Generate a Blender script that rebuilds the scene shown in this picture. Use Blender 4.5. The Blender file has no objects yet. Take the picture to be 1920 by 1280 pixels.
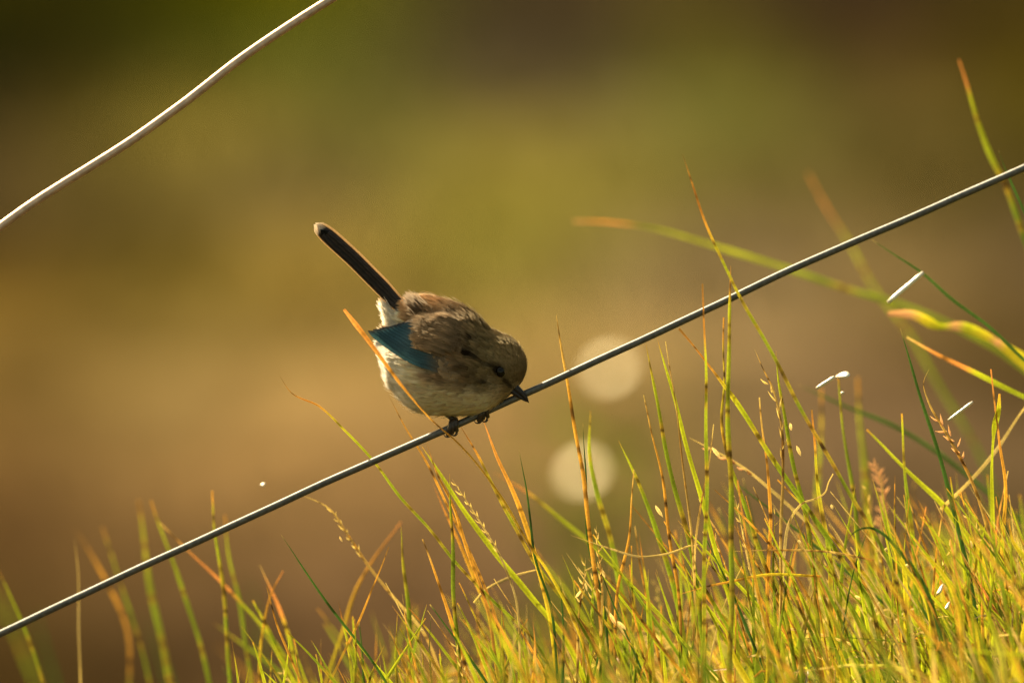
import bpy, math, random
import numpy as np
from mathutils import Vector, noise as mnoise
random.seed(7)
rng = np.random.default_rng(11)
R = math.radians
scene = bpy.context.scene
COL = scene.collection

# ------------------------------------------------------------------ camera
PITCH = R(12.0)
D = 5.1                       # metres from the lens to the bird
S = 0.00024                   # metres per photo pixel at that distance
CAM = np.array([0.0, 0.0, 2.44])
F_ = np.array([0, math.cos(PITCH), -math.sin(PITCH)])
U_ = np.array([0, math.sin(PITCH), math.cos(PITCH)])
R_ = np.array([1.0, 0, 0])
cam = bpy.data.cameras.new('camera'); cam_o = bpy.data.objects.new('camera', cam); COL.objects.link(cam_o)
cam_o.location = CAM; cam_o.rotation_euler = (math.pi/2 - PITCH, 0, 0)
cam.sensor_width = 36; cam.lens = 36*D/(1920*S); cam.clip_start = .1; cam.clip_end = 900
cam.dof.use_dof = True; cam.dof.focus_distance = D; cam.dof.aperture_fstop = cam.lens/1000/0.074
scene.camera = cam_o

# ------------------------------------------------------------------ sky, sun, exposure
SUN_EL, SUN_AZ = R(36), R(-37)          # behind the bird, a little to the left
world = bpy.data.worlds.new('World'); scene.world = world; world.use_nodes = True
wt = world.node_tree; wt.nodes.clear()
sky = wt.nodes.new('ShaderNodeTexSky'); sky.sky_type = 'NISHITA'; sky.sun_disc = False
sky.sun_elevation = SUN_EL; sky.sun_rotation = SUN_AZ; sky.dust_density = 4; sky.ozone_density = .5; sky.air_density = 1.2
tint = wt.nodes.new('ShaderNodeMixRGB'); tint.blend_type = 'MULTIPLY'; tint.inputs[0].default_value = 1
tint.inputs[2].default_value = (1.0, .80, .46, 1)
bg = wt.nodes.new('ShaderNodeBackground'); bg.inputs[1].default_value = .15
wo = wt.nodes.new('ShaderNodeOutputWorld')
wt.links.new(sky.outputs[0], tint.inputs[1]); wt.links.new(tint.outputs[0], bg.inputs[0]); wt.links.new(bg.outputs[0], wo.inputs[0])
sun = bpy.data.lights.new('sun', 'SUN'); sun.energy = 5; sun.angle = R(.6); sun.color = (1, .86, .56)
sun_o = bpy.data.objects.new('sun', sun); COL.objects.link(sun_o)
L_ = Vector((math.sin(SUN_AZ)*math.cos(SUN_EL), math.cos(SUN_AZ)*math.cos(SUN_EL), math.sin(SUN_EL)))
sun_o.rotation_euler = L_.to_track_quat('Z', 'Y').to_euler(); sun_o.location = (-3, 8, 9)
vs = scene.view_settings; vs.view_transform = 'Standard'; vs.look = 'None'; vs.gamma = 1; vs.exposure = .95
vs.use_curve_mapping = False
scene.cycles.max_bounces = 6; scene.cycles.transmission_bounces = 4; scene.cycles.diffuse_bounces = 4

# ------------------------------------------------------------------ helpers
def at(px, py, d=0.0):
    """world point(s) seen at photo pixel px, py, d metres beyond the bird's distance"""
    px = np.asarray(px, float); py = np.asarray(py, float); d = np.asarray(d, float)
    t = D + d; k = t/D*S
    return (CAM + t[..., None]*F_ + ((px-960)*k)[..., None]*R_ + ((640-py)*k)[..., None]*U_)

def sm(a, b, x):
    t = np.clip((x-a)/(b-a), 0, 1); return t*t*(3-2*t)

def tag(o, label=None, cat=None, group=None, kind=None):
    for k, v in (('label', label), ('category', cat), ('group', group), ('kind', kind)):
        if v: o[k] = v
    return o

def empty(name, loc):
    o = bpy.data.objects.new(name, None); o.empty_display_size = .01; o.location = loc; COL.objects.link(o); return o

def mesh_obj(name, V, faces, mat, C=None, parent=None, origin=None, smooth=True):
    """faces: (n,3|4) array or list of such arrays"""
    V = np.asarray(V, float).reshape(-1, 3)
    if origin is None: origin = np.zeros(3) if parent is None else np.array(parent.location)
    origin = np.asarray(origin, float)
    if not isinstance(faces, list): faces = [faces]
    faces = [np.asarray(f, np.int32) for f in faces if len(f)]
    me = bpy.data.meshes.new(name)
    me.vertices.add(len(V)); me.vertices.foreach_set('co', (V-origin).astype(np.float32).ravel())
    nl = sum(f.size for f in faces); npoly = sum(len(f) for f in faces)
    me.loops.add(nl); me.loops.foreach_set('vertex_index', np.concatenate([f.ravel() for f in faces]))
    me.polygons.add(npoly)
    tot = np.concatenate([np.full(len(f), f.shape[1], np.int32) for f in faces])
    st = np.concatenate([[0], np.cumsum(tot)[:-1]]).astype(np.int32)
    me.polygons.foreach_set('loop_start', st)
    me.update(calc_edges=True); me.validate()
    if smooth: me.polygons.foreach_set('use_smooth', [True]*len(me.polygons))
    if C is not None:
        ca = me.color_attributes.new('Col', 'FLOAT_COLOR', 'POINT')
        C4 = np.ones((len(V), 4), np.float32); C4[:, :3] = np.clip(np.asarray(C).reshape(-1, 3), 0, 1)
        ca.data.foreach_set('color', C4.ravel())
    me.materials.append(mat)
    o = bpy.data.objects.new(name, me); COL.objects.link(o)
    if parent is not None: o.parent = parent
    else: o.location = origin
    return o

class Acc:
    def __init__(s): s.V = []; s.F = {3: [], 4: []}; s.C = []; s.n = 0
    def add(s, V, F, C):
        V = np.asarray(V, float).reshape(-1, 3); F = np.asarray(F, int)
        s.V.append(V); s.C.append(np.broadcast_to(np.asarray(C, float).reshape(-1, 3), V.shape) if np.size(C) == 3 else np.asarray(C, float).reshape(-1, 3))
        s.F[F.shape[1]].append(F+s.n); s.n += len(V)
    def build(s, name, mat, parent=None, origin=None, smooth=True):
        fs = [np.concatenate(f) for f in s.F.values() if f]
        return mesh_obj(name, np.concatenate(s.V), fs, mat, np.concatenate(s.C), parent, origin, smooth)

def norm(v): return v/np.maximum(np.linalg.norm(v, axis=-1, keepdims=True), 1e-12)

def ribbons(P, W, N, C, fold=.25, midshade=.8):
    """P (n,k,3) centre lines, W (n,k) widths, N (n,3) facing, C (n,k,3): folded three-row strips"""
    n, k, _ = P.shape
    T = norm(np.gradient(P, axis=1)); Nn = np.broadcast_to(N[:, None, :] if N.ndim == 2 else N, P.shape)
    Sd = norm(np.cross(T, Nn)); Nn = norm(np.cross(Sd, T))
    h = W[..., None]/2
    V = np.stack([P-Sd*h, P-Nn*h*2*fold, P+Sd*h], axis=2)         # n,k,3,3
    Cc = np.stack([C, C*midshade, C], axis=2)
    idx = np.arange(n*k*3).reshape(n, k, 3)
    a = idx[:, :-1, :-1]; b = idx[:, :-1, 1:]; c = idx[:, 1:, 1:]; d = idx[:, 1:, :-1]
    return V.reshape(-1, 3), np.stack([a, b, c, d], -1).reshape(-1, 4), Cc.reshape(-1, 3)

def tube(P, r, sides=8, C=(.5, .5, .5), cap=True, squash=None):
    P = np.asarray(P, float); r = np.broadcast_to(np.asarray(r, float), (len(P),))
    T = norm(np.gradient(P, axis=0)); ref = np.array([.1, -1, .15]); 
    A = norm(np.cross(T, ref)); B = np.cross(T, A)
    th = np.linspace(0, 2*math.pi, sides, endpoint=False)
    V = P[:, None, :] + r[:, None, None]*(np.cos(th)[None, :, None]*A[:, None, :]+np.sin(th)[None, :, None]*B[:, None, :])
    k = len(P); idx = np.arange(k*sides).reshape(k, sides)
    a = idx[:-1]; b = np.roll(idx, -1, 1)[:-1]; c = np.roll(idx, -1, 1)[1:]; d = idx[1:]
    Fq = np.stack([a, b, c, d], -1).reshape(-1, 4)
    V = V.reshape(-1, 3)
    C = np.asarray(C, float)
    CC = np.repeat(C, sides, 0) if C.ndim == 2 else np.broadcast_to(C, V.shape)
    ft = []
    if cap:
        V = np.vstack([V, P[0], P[-1]]); CC = np.vstack([CC, CC[:1], CC[-1:]])
        m = k*sides
        for j in range(sides):
            ft.append((m, idx[0][(j+1) % sides], idx[0][j])); ft.append((m+1, idx[-1][j], idx[-1][(j+1) % sides]))
    return V, Fq, np.array(ft).reshape(-1, 3), CC
def add_tube(acc, *a, **k):
    V, Fq, Ft, C = tube(*a, **k); n = acc.n
    acc.V.append(V); acc.C.append(C); acc.F[4].append(Fq+n)
    if len(Ft): acc.F[3].append(Ft+n)
    acc.n += len(V)

def spline(pts, n):
    pts = np.asarray(pts, float)
    if len(pts) == 2: pts = np.vstack([pts[0], (pts[0]+pts[1])/2, pts[1]])
    seg = np.linalg.norm(np.diff(pts[:, :2], axis=0), axis=1); t = np.concatenate([[0], np.cumsum(seg)]); t /= t[-1]
    m = np.gradient(pts, t, axis=0)
    u = np.linspace(0, 1, n); i = np.clip(np.searchsorted(t, u, 'right')-1, 0, len(t)-2)
    h = (t[i+1]-t[i])[:, None]; x = ((u-t[i])[:, None])/h
    return ((2*x**3-3*x**2+1)*pts[i] + (x**3-2*x**2+x)*h*m[i] + (-2*x**3+3*x**2)*pts[i+1] + (x**3-x**2)*h*m[i+1])

# ------------------------------------------------------------------ materials
def mat_new(name):
    m = bpy.data.materials.new(name); m.use_nodes = True; nt = m.node_tree; nt.nodes.clear()
    return m, nt, nt.nodes.new('ShaderNodeOutputMaterial')
def leafy(name, rough=.45, transl=.5, boost=(1.5, 1.45, .7), spec=.4, noise_scale=0, noise_amt=.3):
    """vertex colour, front reflection plus light that passes through"""
    m, nt, out = mat_new(name); N = nt.nodes; L = nt.links
    at_ = N.new('ShaderNodeAttribute'); at_.attribute_name = 'Col'
    col = at_.outputs['Color']
    if noise_scale:
        tc = N.new('ShaderNodeTexCoord'); nz = N.new('ShaderNodeTexNoise'); nz.inputs['Scale'].default_value = noise_scale
        nz.inputs['Detail'].default_value = 3
        L.new(tc.outputs['Object'], nz.inputs['Vector'])
        mr = N.new('ShaderNodeMapRange'); mr.inputs[1].default_value = .3; mr.inputs[2].default_value = .7
        mr.inputs[3].default_value = 1-noise_amt; mr.inputs[4].default_value = 1+noise_amt
        L.new(nz.outputs[0], mr.inputs[0])
        mx = N.new('ShaderNodeVectorMath'); mx.operation = 'SCALE'
        L.new(col, mx.inputs[0]); L.new(mr.outputs[0], mx.inputs['Scale']); col = mx.outputs[0]
    p = N.new('ShaderNodeBsdfPrincipled'); p.inputs['Roughness'].default_value = rough
    p.inputs['Specular IOR Level'].default_value = spec
    L.new(col, p.inputs['Base Color'])
    tr = N.new('ShaderNodeBsdfTranslucent')
    b = N.new('ShaderNodeVectorMath'); b.operation = 'MULTIPLY'; b.inputs[1].default_value = boost
    L.new(col, b.inputs[0]); L.new(b.outputs[0], tr.inputs[0])
    mix = N.new('ShaderNodeMixShader'); mix.inputs[0].default_value = transl
    L.new(p.outputs[0], mix.inputs[1]); L.new(tr.outputs[0], mix.inputs[2]); L.new(mix.outputs[0], out.inputs[0])
    return m
def plain(name, col, rough=.5, metal=0, spec=.5, nscale=0, namt=.3, bump=0):
    m, nt, out = mat_new(name); N = nt.nodes; L = nt.links
    p = N.new('ShaderNodeBsdfPrincipled'); p.inputs['Base Color'].default_value = (*col, 1)
    p.inputs['Roughness'].default_value = rough; p.inputs['Metallic'].default_value = metal
    p.inputs['Specular IOR Level'].default_value = spec
    if nscale:
        tc = N.new('ShaderNodeTexCoord'); nz = N.new('ShaderNodeTexNoise'); nz.inputs['Scale'].default_value = nscale; nz.inputs['Detail'].default_value = 4
        L.new(tc.outputs['Object'], nz.inputs['Vector'])
        rp = N.new('ShaderNodeValToRGB'); rp.color_ramp.elements[0].position = .35; rp.color_ramp.elements[1].position = .68
        rp.color_ramp.elements[0].color = (*[c*(1-namt) for c in col], 1); rp.color_ramp.elements[1].color = (*[min(1, c*(1+namt)) for c in col], 1)
        L.new(nz.outputs[0], rp.inputs[0]); L.new(rp.outputs[0], p.inputs['Base Color'])
        if bump:
            bp = N.new('ShaderNodeBump'); bp.inputs['Strength'].default_value = bump; bp.inputs['Distance'].default_value = .0003
            L.new(nz.outputs[0], bp.inputs['Height']); L.new(bp.outputs[0], p.inputs['Normal'])
    L.new(p.outputs[0], out.inputs[0]); return m

def plume(name, **k):
    m = leafy(name, **k); nt = m.node_tree; tr = [n_ for n_ in nt.nodes if n_.type == 'BSDF_TRANSLUCENT'][0]
    src = tr.inputs[0].links[0].from_socket; g = nt.nodes.new('ShaderNodeGamma'); g.inputs[1].default_value = .52
    nt.links.new(src, g.inputs[0]); nt.links.new(g.outputs[0], tr.inputs[0]); return m
M_grass = leafy('grass_blade', rough=.4, transl=.55, spec=.35, noise_scale=900, noise_amt=.18)
M_cover = leafy('ground_cover', rough=.9, transl=.3, boost=(1.2, 1.2, .8), spec=.0)
M_plume = plume('plumage', rough=.8, transl=.66, boost=(1.05, 1.0, .95), spec=.1)
M_vane = leafy('feather_vane', rough=.55, transl=.35, boost=(1.3, 1.15, .9), spec=.25, noise_scale=2500, noise_amt=.25)
M_skin = leafy('bird_body', rough=.9, transl=.0, spec=.05)
M_leg = plain('dark_scaly_leg', (.035, .026, .022), .38, spec=.5, nscale=3000, namt=.4, bump=.5)
M_beak = plain('dark_horn_beak', (.02, .016, .015), .42, spec=.3, nscale=1500, namt=.3)
M_eye = plain('dark_eye', (.005, .004, .003), .05, spec=.22)
M_wire = plain('galvanised_wire', (.15, .155, .16), .60, metal=.85, nscale=500, namt=.2)
M_wire2 = plain('sunlit_tone_wire', (.62, .47, .36), .58, metal=.95, nscale=300, namt=.15)  # same metal, paler and warmer: the sunlit look is put into its colour
M_gloss = plain('glossy_pale_straw', (.9, .86, .76), .42, metal=.5, spec=1.0)
M_leafgloss = plain('glossy_leaf', (.10, .12, .02), .45, spec=.8)

# ------------------------------------------------------------------ ground: near bank falling away to lower ground
def zbank(x, y):
    """height of the ground; the bank crest runs under the wire, lower ground lies behind it"""
    x = np.asarray(x, float); y = np.asarray(y, float)
    xc = np.clip(x, -5, 5); sp_ = lambda a: np.log1p(np.exp(np.clip(a/.07, -60, 60)))*.07
    top = 1.185 + .13*xc + .33*(sp_(xc-.62)-sp_(-xc-.52))
    fall = np.log1p(np.exp((y-5.12)/.08))*.08*math.tan(R(19.5))
    z = top - fall
    w = sm(7.5, 9.3, y)
    far = .0 + .015*np.clip(y-16, 0, 60) + .04*np.sin(x*1.3+y*.7)
    z = z*(1-w) + far*w
    return z
def far_ground(px, py):
    """where the ray through a pixel meets the lower ground"""
    a = at(px, py, 0.)-CAM; t = -CAM[2]/a[..., 2]; return CAM + a*t[..., None]

# tone patches of the lower ground: (pixel it is seen at, tone matched there)
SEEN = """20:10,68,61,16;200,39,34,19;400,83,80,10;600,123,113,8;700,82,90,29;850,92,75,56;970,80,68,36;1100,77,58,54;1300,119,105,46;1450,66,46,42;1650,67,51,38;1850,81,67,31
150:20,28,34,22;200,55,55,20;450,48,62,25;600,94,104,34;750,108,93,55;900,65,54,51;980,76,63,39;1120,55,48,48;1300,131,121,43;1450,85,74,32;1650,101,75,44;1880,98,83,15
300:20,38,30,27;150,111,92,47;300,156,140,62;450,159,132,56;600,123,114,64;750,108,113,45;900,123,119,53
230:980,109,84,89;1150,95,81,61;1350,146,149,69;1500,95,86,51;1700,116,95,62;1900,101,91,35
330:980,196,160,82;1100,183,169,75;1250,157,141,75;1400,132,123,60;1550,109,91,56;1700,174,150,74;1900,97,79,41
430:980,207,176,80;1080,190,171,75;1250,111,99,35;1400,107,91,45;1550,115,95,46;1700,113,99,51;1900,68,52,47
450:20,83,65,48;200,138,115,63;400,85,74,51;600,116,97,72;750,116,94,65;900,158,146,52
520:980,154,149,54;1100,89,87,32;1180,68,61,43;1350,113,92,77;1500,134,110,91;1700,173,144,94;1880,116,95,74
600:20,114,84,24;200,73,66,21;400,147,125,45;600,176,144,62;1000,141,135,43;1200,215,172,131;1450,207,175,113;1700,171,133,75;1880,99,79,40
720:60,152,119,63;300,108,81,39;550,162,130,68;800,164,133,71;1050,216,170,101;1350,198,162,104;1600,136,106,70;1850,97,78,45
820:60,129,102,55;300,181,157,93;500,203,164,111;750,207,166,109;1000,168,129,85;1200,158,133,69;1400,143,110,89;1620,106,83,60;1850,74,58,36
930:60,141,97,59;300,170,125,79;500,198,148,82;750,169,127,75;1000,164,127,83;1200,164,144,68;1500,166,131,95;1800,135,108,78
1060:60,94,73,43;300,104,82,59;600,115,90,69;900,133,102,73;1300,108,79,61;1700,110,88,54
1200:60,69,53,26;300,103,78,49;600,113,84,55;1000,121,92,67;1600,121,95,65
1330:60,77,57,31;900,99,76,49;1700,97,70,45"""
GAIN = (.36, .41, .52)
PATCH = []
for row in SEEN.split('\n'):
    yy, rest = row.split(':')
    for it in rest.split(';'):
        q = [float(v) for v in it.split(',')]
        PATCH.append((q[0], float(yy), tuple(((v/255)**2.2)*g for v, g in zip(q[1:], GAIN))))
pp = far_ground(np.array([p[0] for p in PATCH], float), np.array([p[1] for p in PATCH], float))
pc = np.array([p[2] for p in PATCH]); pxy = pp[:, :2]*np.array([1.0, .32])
def ground_tone(x, y):
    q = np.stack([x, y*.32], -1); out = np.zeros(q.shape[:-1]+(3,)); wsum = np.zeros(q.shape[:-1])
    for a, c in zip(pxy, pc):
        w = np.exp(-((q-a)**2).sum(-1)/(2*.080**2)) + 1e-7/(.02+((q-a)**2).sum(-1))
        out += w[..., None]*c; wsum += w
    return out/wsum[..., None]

def axis(lo, hi, fine, fl, fh, coarse_n):
    a = np.arange(fl, fh, fine); g = np.geomspace(.3, 1, coarse_n)
    left = fl-(fl-lo)*(np.geomspace(1, 400, coarse_n)[::-1]-1+1e-3)/399
    right = fh+(hi-fh)*(np.geomspace(1, 400, coarse_n)-1+1e-3)/399
    return np.unique(np.concatenate([left, a, right]))
gx = axis(-300, 300, .035, -2.0, 2.0, 26); gy = axis(-200, 420, .05, 3.5, 17, 26)
X, Y = np.meshgrid(gx, gy); Z = zbank(X, Y)
bump = np.array([mnoise.fractal(Vector((x*3.1, y*3.1, 0)), 1, 2, 3) for x, y in zip(X.ravel(), Y.ravel())]).reshape(X.shape)
Z = Z + bump*.03*sm(5.4, 7.5, Y)
C = ground_tone(X, Y)
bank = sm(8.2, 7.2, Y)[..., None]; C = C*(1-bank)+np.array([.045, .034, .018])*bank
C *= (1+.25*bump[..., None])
V = np.stack([X, Y, Z], -1).reshape(-1, 3); ny, nx = X.shape
ii = np.arange(nx*ny).reshape(ny, nx)
Fq = np.stack([ii[:-1, :-1], ii[:-1, 1:], ii[1:, 1:], ii[1:, :-1]], -1).reshape(-1, 4)
m, nt, out = mat_new('bare_earth'); N = nt.nodes; Lk = nt.links
a_ = N.new('ShaderNodeAttribute'); a_.attribute_name = 'Col'; nz = N.new('ShaderNodeTexNoise'); nz.inputs['Scale'].default_value = 14; nz.inputs['Detail'].default_value = 6
tc = N.new('ShaderNodeTexCoord'); Lk.new(tc.outputs['Object'], nz.inputs['Vector'])
mr = N.new('ShaderNodeMapRange'); mr.inputs[1].default_value = .3; mr.inputs[2].default_value = .7; mr.inputs[3].default_value = .72; mr.inputs[4].default_value = 1.28
Lk.new(nz.outputs[0], mr.inputs[0]); vm = N.new('ShaderNodeVectorMath'); vm.operation = 'SCALE'
Lk.new(a_.outputs['Color'], vm.inputs[0]); Lk.new(mr.outputs[0], vm.inputs['Scale'])
p = N.new('ShaderNodeBsdfPrincipled'); p.inputs['Roughness'].default_value = 1; p.inputs['Specular IOR Level'].default_value = 0
bp = N.new('ShaderNodeBump'); bp.inputs['Strength'].default_value = .6; bp.inputs['Distance'].default_value = .02
Lk.new(nz.outputs[0], bp.inputs['Height']); Lk.new(bp.outputs[0], p.inputs['Normal'])
Lk.new(vm.outputs[0], p.inputs['Base Color']); Lk.new(p.outputs[0], out.inputs[0])
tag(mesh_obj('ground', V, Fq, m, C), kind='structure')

# low tufts and litter of the lower ground
n = 9000
x = rng.uniform(-1.6, 1.6, n); y = rng.uniform(8.8, 17, n); k = 4
c = ground_tone(x, y); lum = c.sum(1)
hgt = rng.uniform(.012, .04, n)*(1+1.2*(c[:, 1]/c[:, 0] > .72))
ang = rng.uniform(0, 6.28, n); lean = rng.uniform(.2, .9, n)
t = np.linspace(0, 1, k)
P = np.zeros((n, k, 3)); P[..., 0] = x[:, None]+np.cos(ang)[:, None]*lean[:, None]*hgt[:, None]*t**1.5
P[..., 1] = y[:, None]+np.sin(ang)[:, None]*lean[:, None]*hgt[:, None]*t**1.5; P[..., 2] = zbank(x, y)[:, None]+hgt[:, None]*t-.003
W = rng.uniform(.004, .009, n)[:, None]*np.array([1, .95, .7, .1])
Nn = np.stack([np.cos(ang+1.57), np.sin(ang+1.57), 0*ang], -1)
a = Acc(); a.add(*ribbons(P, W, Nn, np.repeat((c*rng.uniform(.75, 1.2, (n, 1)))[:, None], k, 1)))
tag(a.build('low_ground_cover', M_cover), 'low blurred tufts and litter on the bare ground far behind the bird', 'ground cover', kind='stuff')

# ------------------------------------------------------------------ grass
GREEN = (.145, .205, .022); LIME = (.33, .385, .025); DKGREEN = (.035, .085, .025); OLV = (.17, .20, .03)
ORG = (.52, .27, .06); RUST = (.30, .12, .03); BROWN = (.17, .095, .04); STRAW = (.55, .42, .22); GREYS = (.30, .24, .17)
NODE = (.028, .014, .010); CORAL = (.55, .23, .10); YEL = (.48, .42, .035); PINK = (.55, .3, .24)
STY = {   # stops from tip (0) to base (1), node spacing in pixels (0: none), node length
 'green':  ([(0, ORG), (.04, LIME), (.25, GREEN), (1, GREEN)], 110, 8),
 'lime':   ([(0, ORG), (.05, LIME), (1, LIME)], 0, 0),
 'rush':   ([(0, ORG), (.05, ORG), (.09, LIME), (.5, GREEN), (1, GREEN)], 55, 11),
 'tan':    ([(0, BROWN), (.09, RUST), (.13, ORG), (.17, LIME), (.45, GREEN), (1, GREEN)], 62, 9),
 'dry':    ([(0, STRAW), (.2, ORG), (.6, ORG), (.85, BROWN), (1, OLV)], 34, 9),
 'glow':   ([(0, CORAL), (.3, ORG), (.8, YEL), (1, RUST)], 120, 6),
 'dark':   ([(0, STRAW), (.03, DKGREEN), (1, DKGREEN)], 0, 0),
 'thin':   ([(0, STRAW), (.3, BROWN), (.7, STRAW), (1, BROWN)], 60, 8),
 'straw':  ([(0, STRAW), (.5, GREYS), (1, STRAW)], 0, 0),
 'coral':  ([(0, STRAW), (.2, CORAL), (.42, CORAL), (.5, LIME), (1, GREEN)], 130, 10),
 'arch':   ([(0, PINK), (.04, CORAL), (.10, CORAL), (.13, OLV), (.3, LIME), (.5, GREEN), (1, GREEN)], 300, 9),
 'husk':   ([(0, (.8, .62, .45)), (1, (.75, .6, .42))], 0, 0),
 'yleaf':  ([(0, ORG), (.15, YEL), (.6, YEL), (1, LIME)], 0, 0),
 'oleaf':  ([(0, CORAL), (.4, ORG), (1, YEL)], 0, 0),
 'redtip': ([(0, CORAL), (.12, CORAL), (.18, LIME), (.6, GREEN), (1, DKGREEN)], 130, 8),
 'brown':  ([(0, BROWN), (.3, ORG), (.8, BROWN), (1, OLV)], 50, 10),
 'patchy': ([(0, PINK), (.12, PINK), (.2, YEL), (.33, LIME), (.4, PINK), (.46, LIME), (.6, YEL), (.66, PINK), (.72, YEL), (1, LIME)], 0, 0),
}
def colour_along(style, L, n, r):
    stops, sp, ln = STY[style]; u = np.linspace(0, 1, n)
    ts = [s[0] for s in stops]; c = np.stack([np.interp(u, ts, [s[1][j] for s in stops]) for j in range(3)], -1)
    c = c*(1+.16*np.sin(u*L/19+r.uniform(0, 6))[:, None])*r.uniform(.85, 1.15)
    if sp:
        d = r.uniform(.2, 1)*sp; sp = sp*r.uniform(.7, 1.4)
        while d < L:
            s = np.abs(u*L-d); ll = ln*r.choice([.5, .8, 1.1, 1.9])*r.uniform(.7, 1.3); am = r.uniform(.6, 1)
            halo = np.exp(-(s/(ll*1.6))**2)[:, None]*am; core = np.exp(-(s/(ll*.6))**4)[:, None]*am
            c = c*(1-.6*halo)+np.array(ORG)*.6*halo; c = c*(1-core)+np.array(NODE)*core
            d += sp*r.uniform(.35, 2.2)
    return c
def blade_arrays(pts, w, d0, style, d1=None, blunt=False, r=rng, wprof=None, step=6):
    pts = np.asarray(pts, float); L = np.linalg.norm(np.diff(pts, axis=0), axis=1).sum(); n = int(max(10, min(120, L/step)))
    q = spline(pts, n); u = np.linspace(0, 1, n)
    q[:, 0] += 1.2*np.sin(u*L/37+r.uniform(0, 6))*sm(0, .2, u)
    dd = d0 + ((d1 if d1 is not None else d0)-d0)*u
    P = at(q[:, 0], q[:, 1], dd)
    if wprof is None:
        wp = (.35+.65*sm(0, .5, u)) if blunt else np.minimum(1, .08+u*L/90.)*(.55+.45*sm(0, .5, u))
    else: wp = np.interp(u, *wprof)
    W = w*S*wp*(1+.06*np.sin(u*L/23))
    N = np.array([r.uniform(-.55, .55), -1, .2]); C = colour_along(style, L, n, r)
    if pts[-1][1] > 1265 or pts[-1][0] > 1930:          # carry the stem down to its root in the ground
        v = q[-1]-q[-4]; v = v/np.linalg.norm(v); v = norm(np.array([np.clip(v[0], -.7, .8), max(v[1], .55)])); e = [P[-1]]; x_ = q[-1].copy()
        for _ in range(70):
            x_ = x_+v*28; v = norm(v+np.array([0, .03])); p_ = at(x_[0], x_[1], dd[-1]); e.append(p_)
            if p_[2] < zbank(p_[0], p_[1])-.004: break
        e = np.array(e[1:]); P = np.vstack([P, e]); W = np.concatenate([W, np.full(len(e), W[-1])]); C = np.vstack([C, np.repeat(C[-1:], len(e), 0)])
    return P, W, N, C
def put_blade(acc, *a, **k):
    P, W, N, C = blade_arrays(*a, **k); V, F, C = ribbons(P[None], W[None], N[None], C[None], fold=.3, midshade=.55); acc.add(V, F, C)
def grass_thing(name, label, cat, pts, w, d0, style, extra=None, **k):
    acc = Acc(); w = w*(.85 if d0 >= .1 and pts[0][0] < 800 else 1); put_blade(acc, pts, w, d0, style, **k)
    if extra: extra(acc)
    base = at(pts[-1][0], pts[-1][1], k.get('d1') if k.get('d1') is not None else d0)
    return tag(acc.build(name, M_grass, origin=base), label, cat, GRP)
GRP = 'tall grass stems standing under and across the wire'
def seeds(pts, d, n, ln=13, w=4.5, col=STRAW, spread=.5):
    def f(acc, pts=pts):
        q = spline(pts, n)
        T = norm(np.gradient(q, axis=0))
        for i in range(n):
            s = 1 if i % 2 else -1; a0 = math.atan2(T[i, 1], T[i, 0])+math.pi+s*rng.uniform(.15, spread)
            l = ln*rng.uniform(.7, 1.3); x0, y0 = q[i]; x1, y1 = x0+math.cos(a0)*l, y0+math.sin(a0)*l
            u = np.linspace(0, 1, 6); dd = d-.001*s
            P = at(x0+(x1-x0)*u, y0+(y1-y0)*u+2*np.sin(u*3), dd+0*u)
            W = w*.78*S*np.array([.3, .9, 1, .8, .45, .05])*rng.uniform(.7, 1.2)
            c = np.array(col)*rng.uniform(.8, 1.25); C = np.repeat(c[None], 6, 0)
            V, F, C = ribbons(P[None], W[None], np.array([[rng.uniform(-.6, .6), -1, .3]]), C[None], fold=.4); acc.add(V, F, C)
    return f

# the stems one can tell apart: name, label, category, pixels from tip to foot, width, metres behind the bird, colouring
T = grass_thing
GB, DS = 'grass blade', 'dry stem'
T('grass_blade', 'long arching brown tipped blade crossing the wire, tallest one right of the bird', GB, [(1280,290),(1300,350),(1327,430),(1372,525),(1440,650),(1510,780),(1590,920),(1640,1000),(1690,1120),(1730,1290)], 7, -.045, 'tan')
T('grass_blade', 'upright green blade with rust bands and orange tip crossing in front of the wire', GB, [(1370,498),(1368,600),(1365,700),(1366,800),(1371,950),(1372,1080),(1370,1180),(1368,1330)], 10, -.04, 'rush')
T('grass_blade', 'orange topped banded blade just under the wire beside the upright green blade', GB, [(1357,595),(1356,660),(1357,720),(1354,790),(1366,860),(1400,960),(1435,1060),(1470,1150),(1500,1300)], 8, .0, 'rush', blunt=True)
T('grass_blade', 'straight dark banded stalk with brown tip poking above the wire', GB, [(1317,532),(1320,600),(1323,700),(1325,850),(1323,1000),(1320,1100),(1318,1320)], 8, -.036, 'tan', blunt=True)
T('grass_blade', 'slanting blade with thin broken brown tip touching the wire from below', GB, [(1273,616),(1298,645),(1322,675),(1370,740),(1430,830),(1500,935),(1560,1020),(1620,1110),(1670,1300)], 9, -.005, 'tan', wprof=([0, .05, .12, .2, 1], [.5, .3, .4, 1, 1]))
T('grass_blade', 'narrow yellow green blade with pale tip just below the wire, left of longer one', GB, [(1211,645),(1228,730),(1245,830),(1262,900),(1290,1010),(1310,1120),(1320,1310)], 9, .01, 'green')
T('grass_blade', 'slim bright green blade whose pointed tip almost reaches the wire', GB, [(1233,637),(1262,740),(1300,880),(1330,990),(1370,1130),(1390,1310)], 9, .0, 'lime')
T('dry_stem', 'hair thin brown stem rising beside the slim bright green blade under the wire', DS, [(1248,640),(1262,730),(1280,860),(1290,950),(1300,1050),(1310,1300)], 4.5, -.01, 'thin', blunt=True)
T('dry_stem', 'dry brown stem with little pale knob at its tip, right of the pale light spots', DS, [(1207,740),(1222,810),(1240,890),(1255,1000),(1270,1100),(1280,1300)], 6.5, .0, 'dry', blunt=True)
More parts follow.
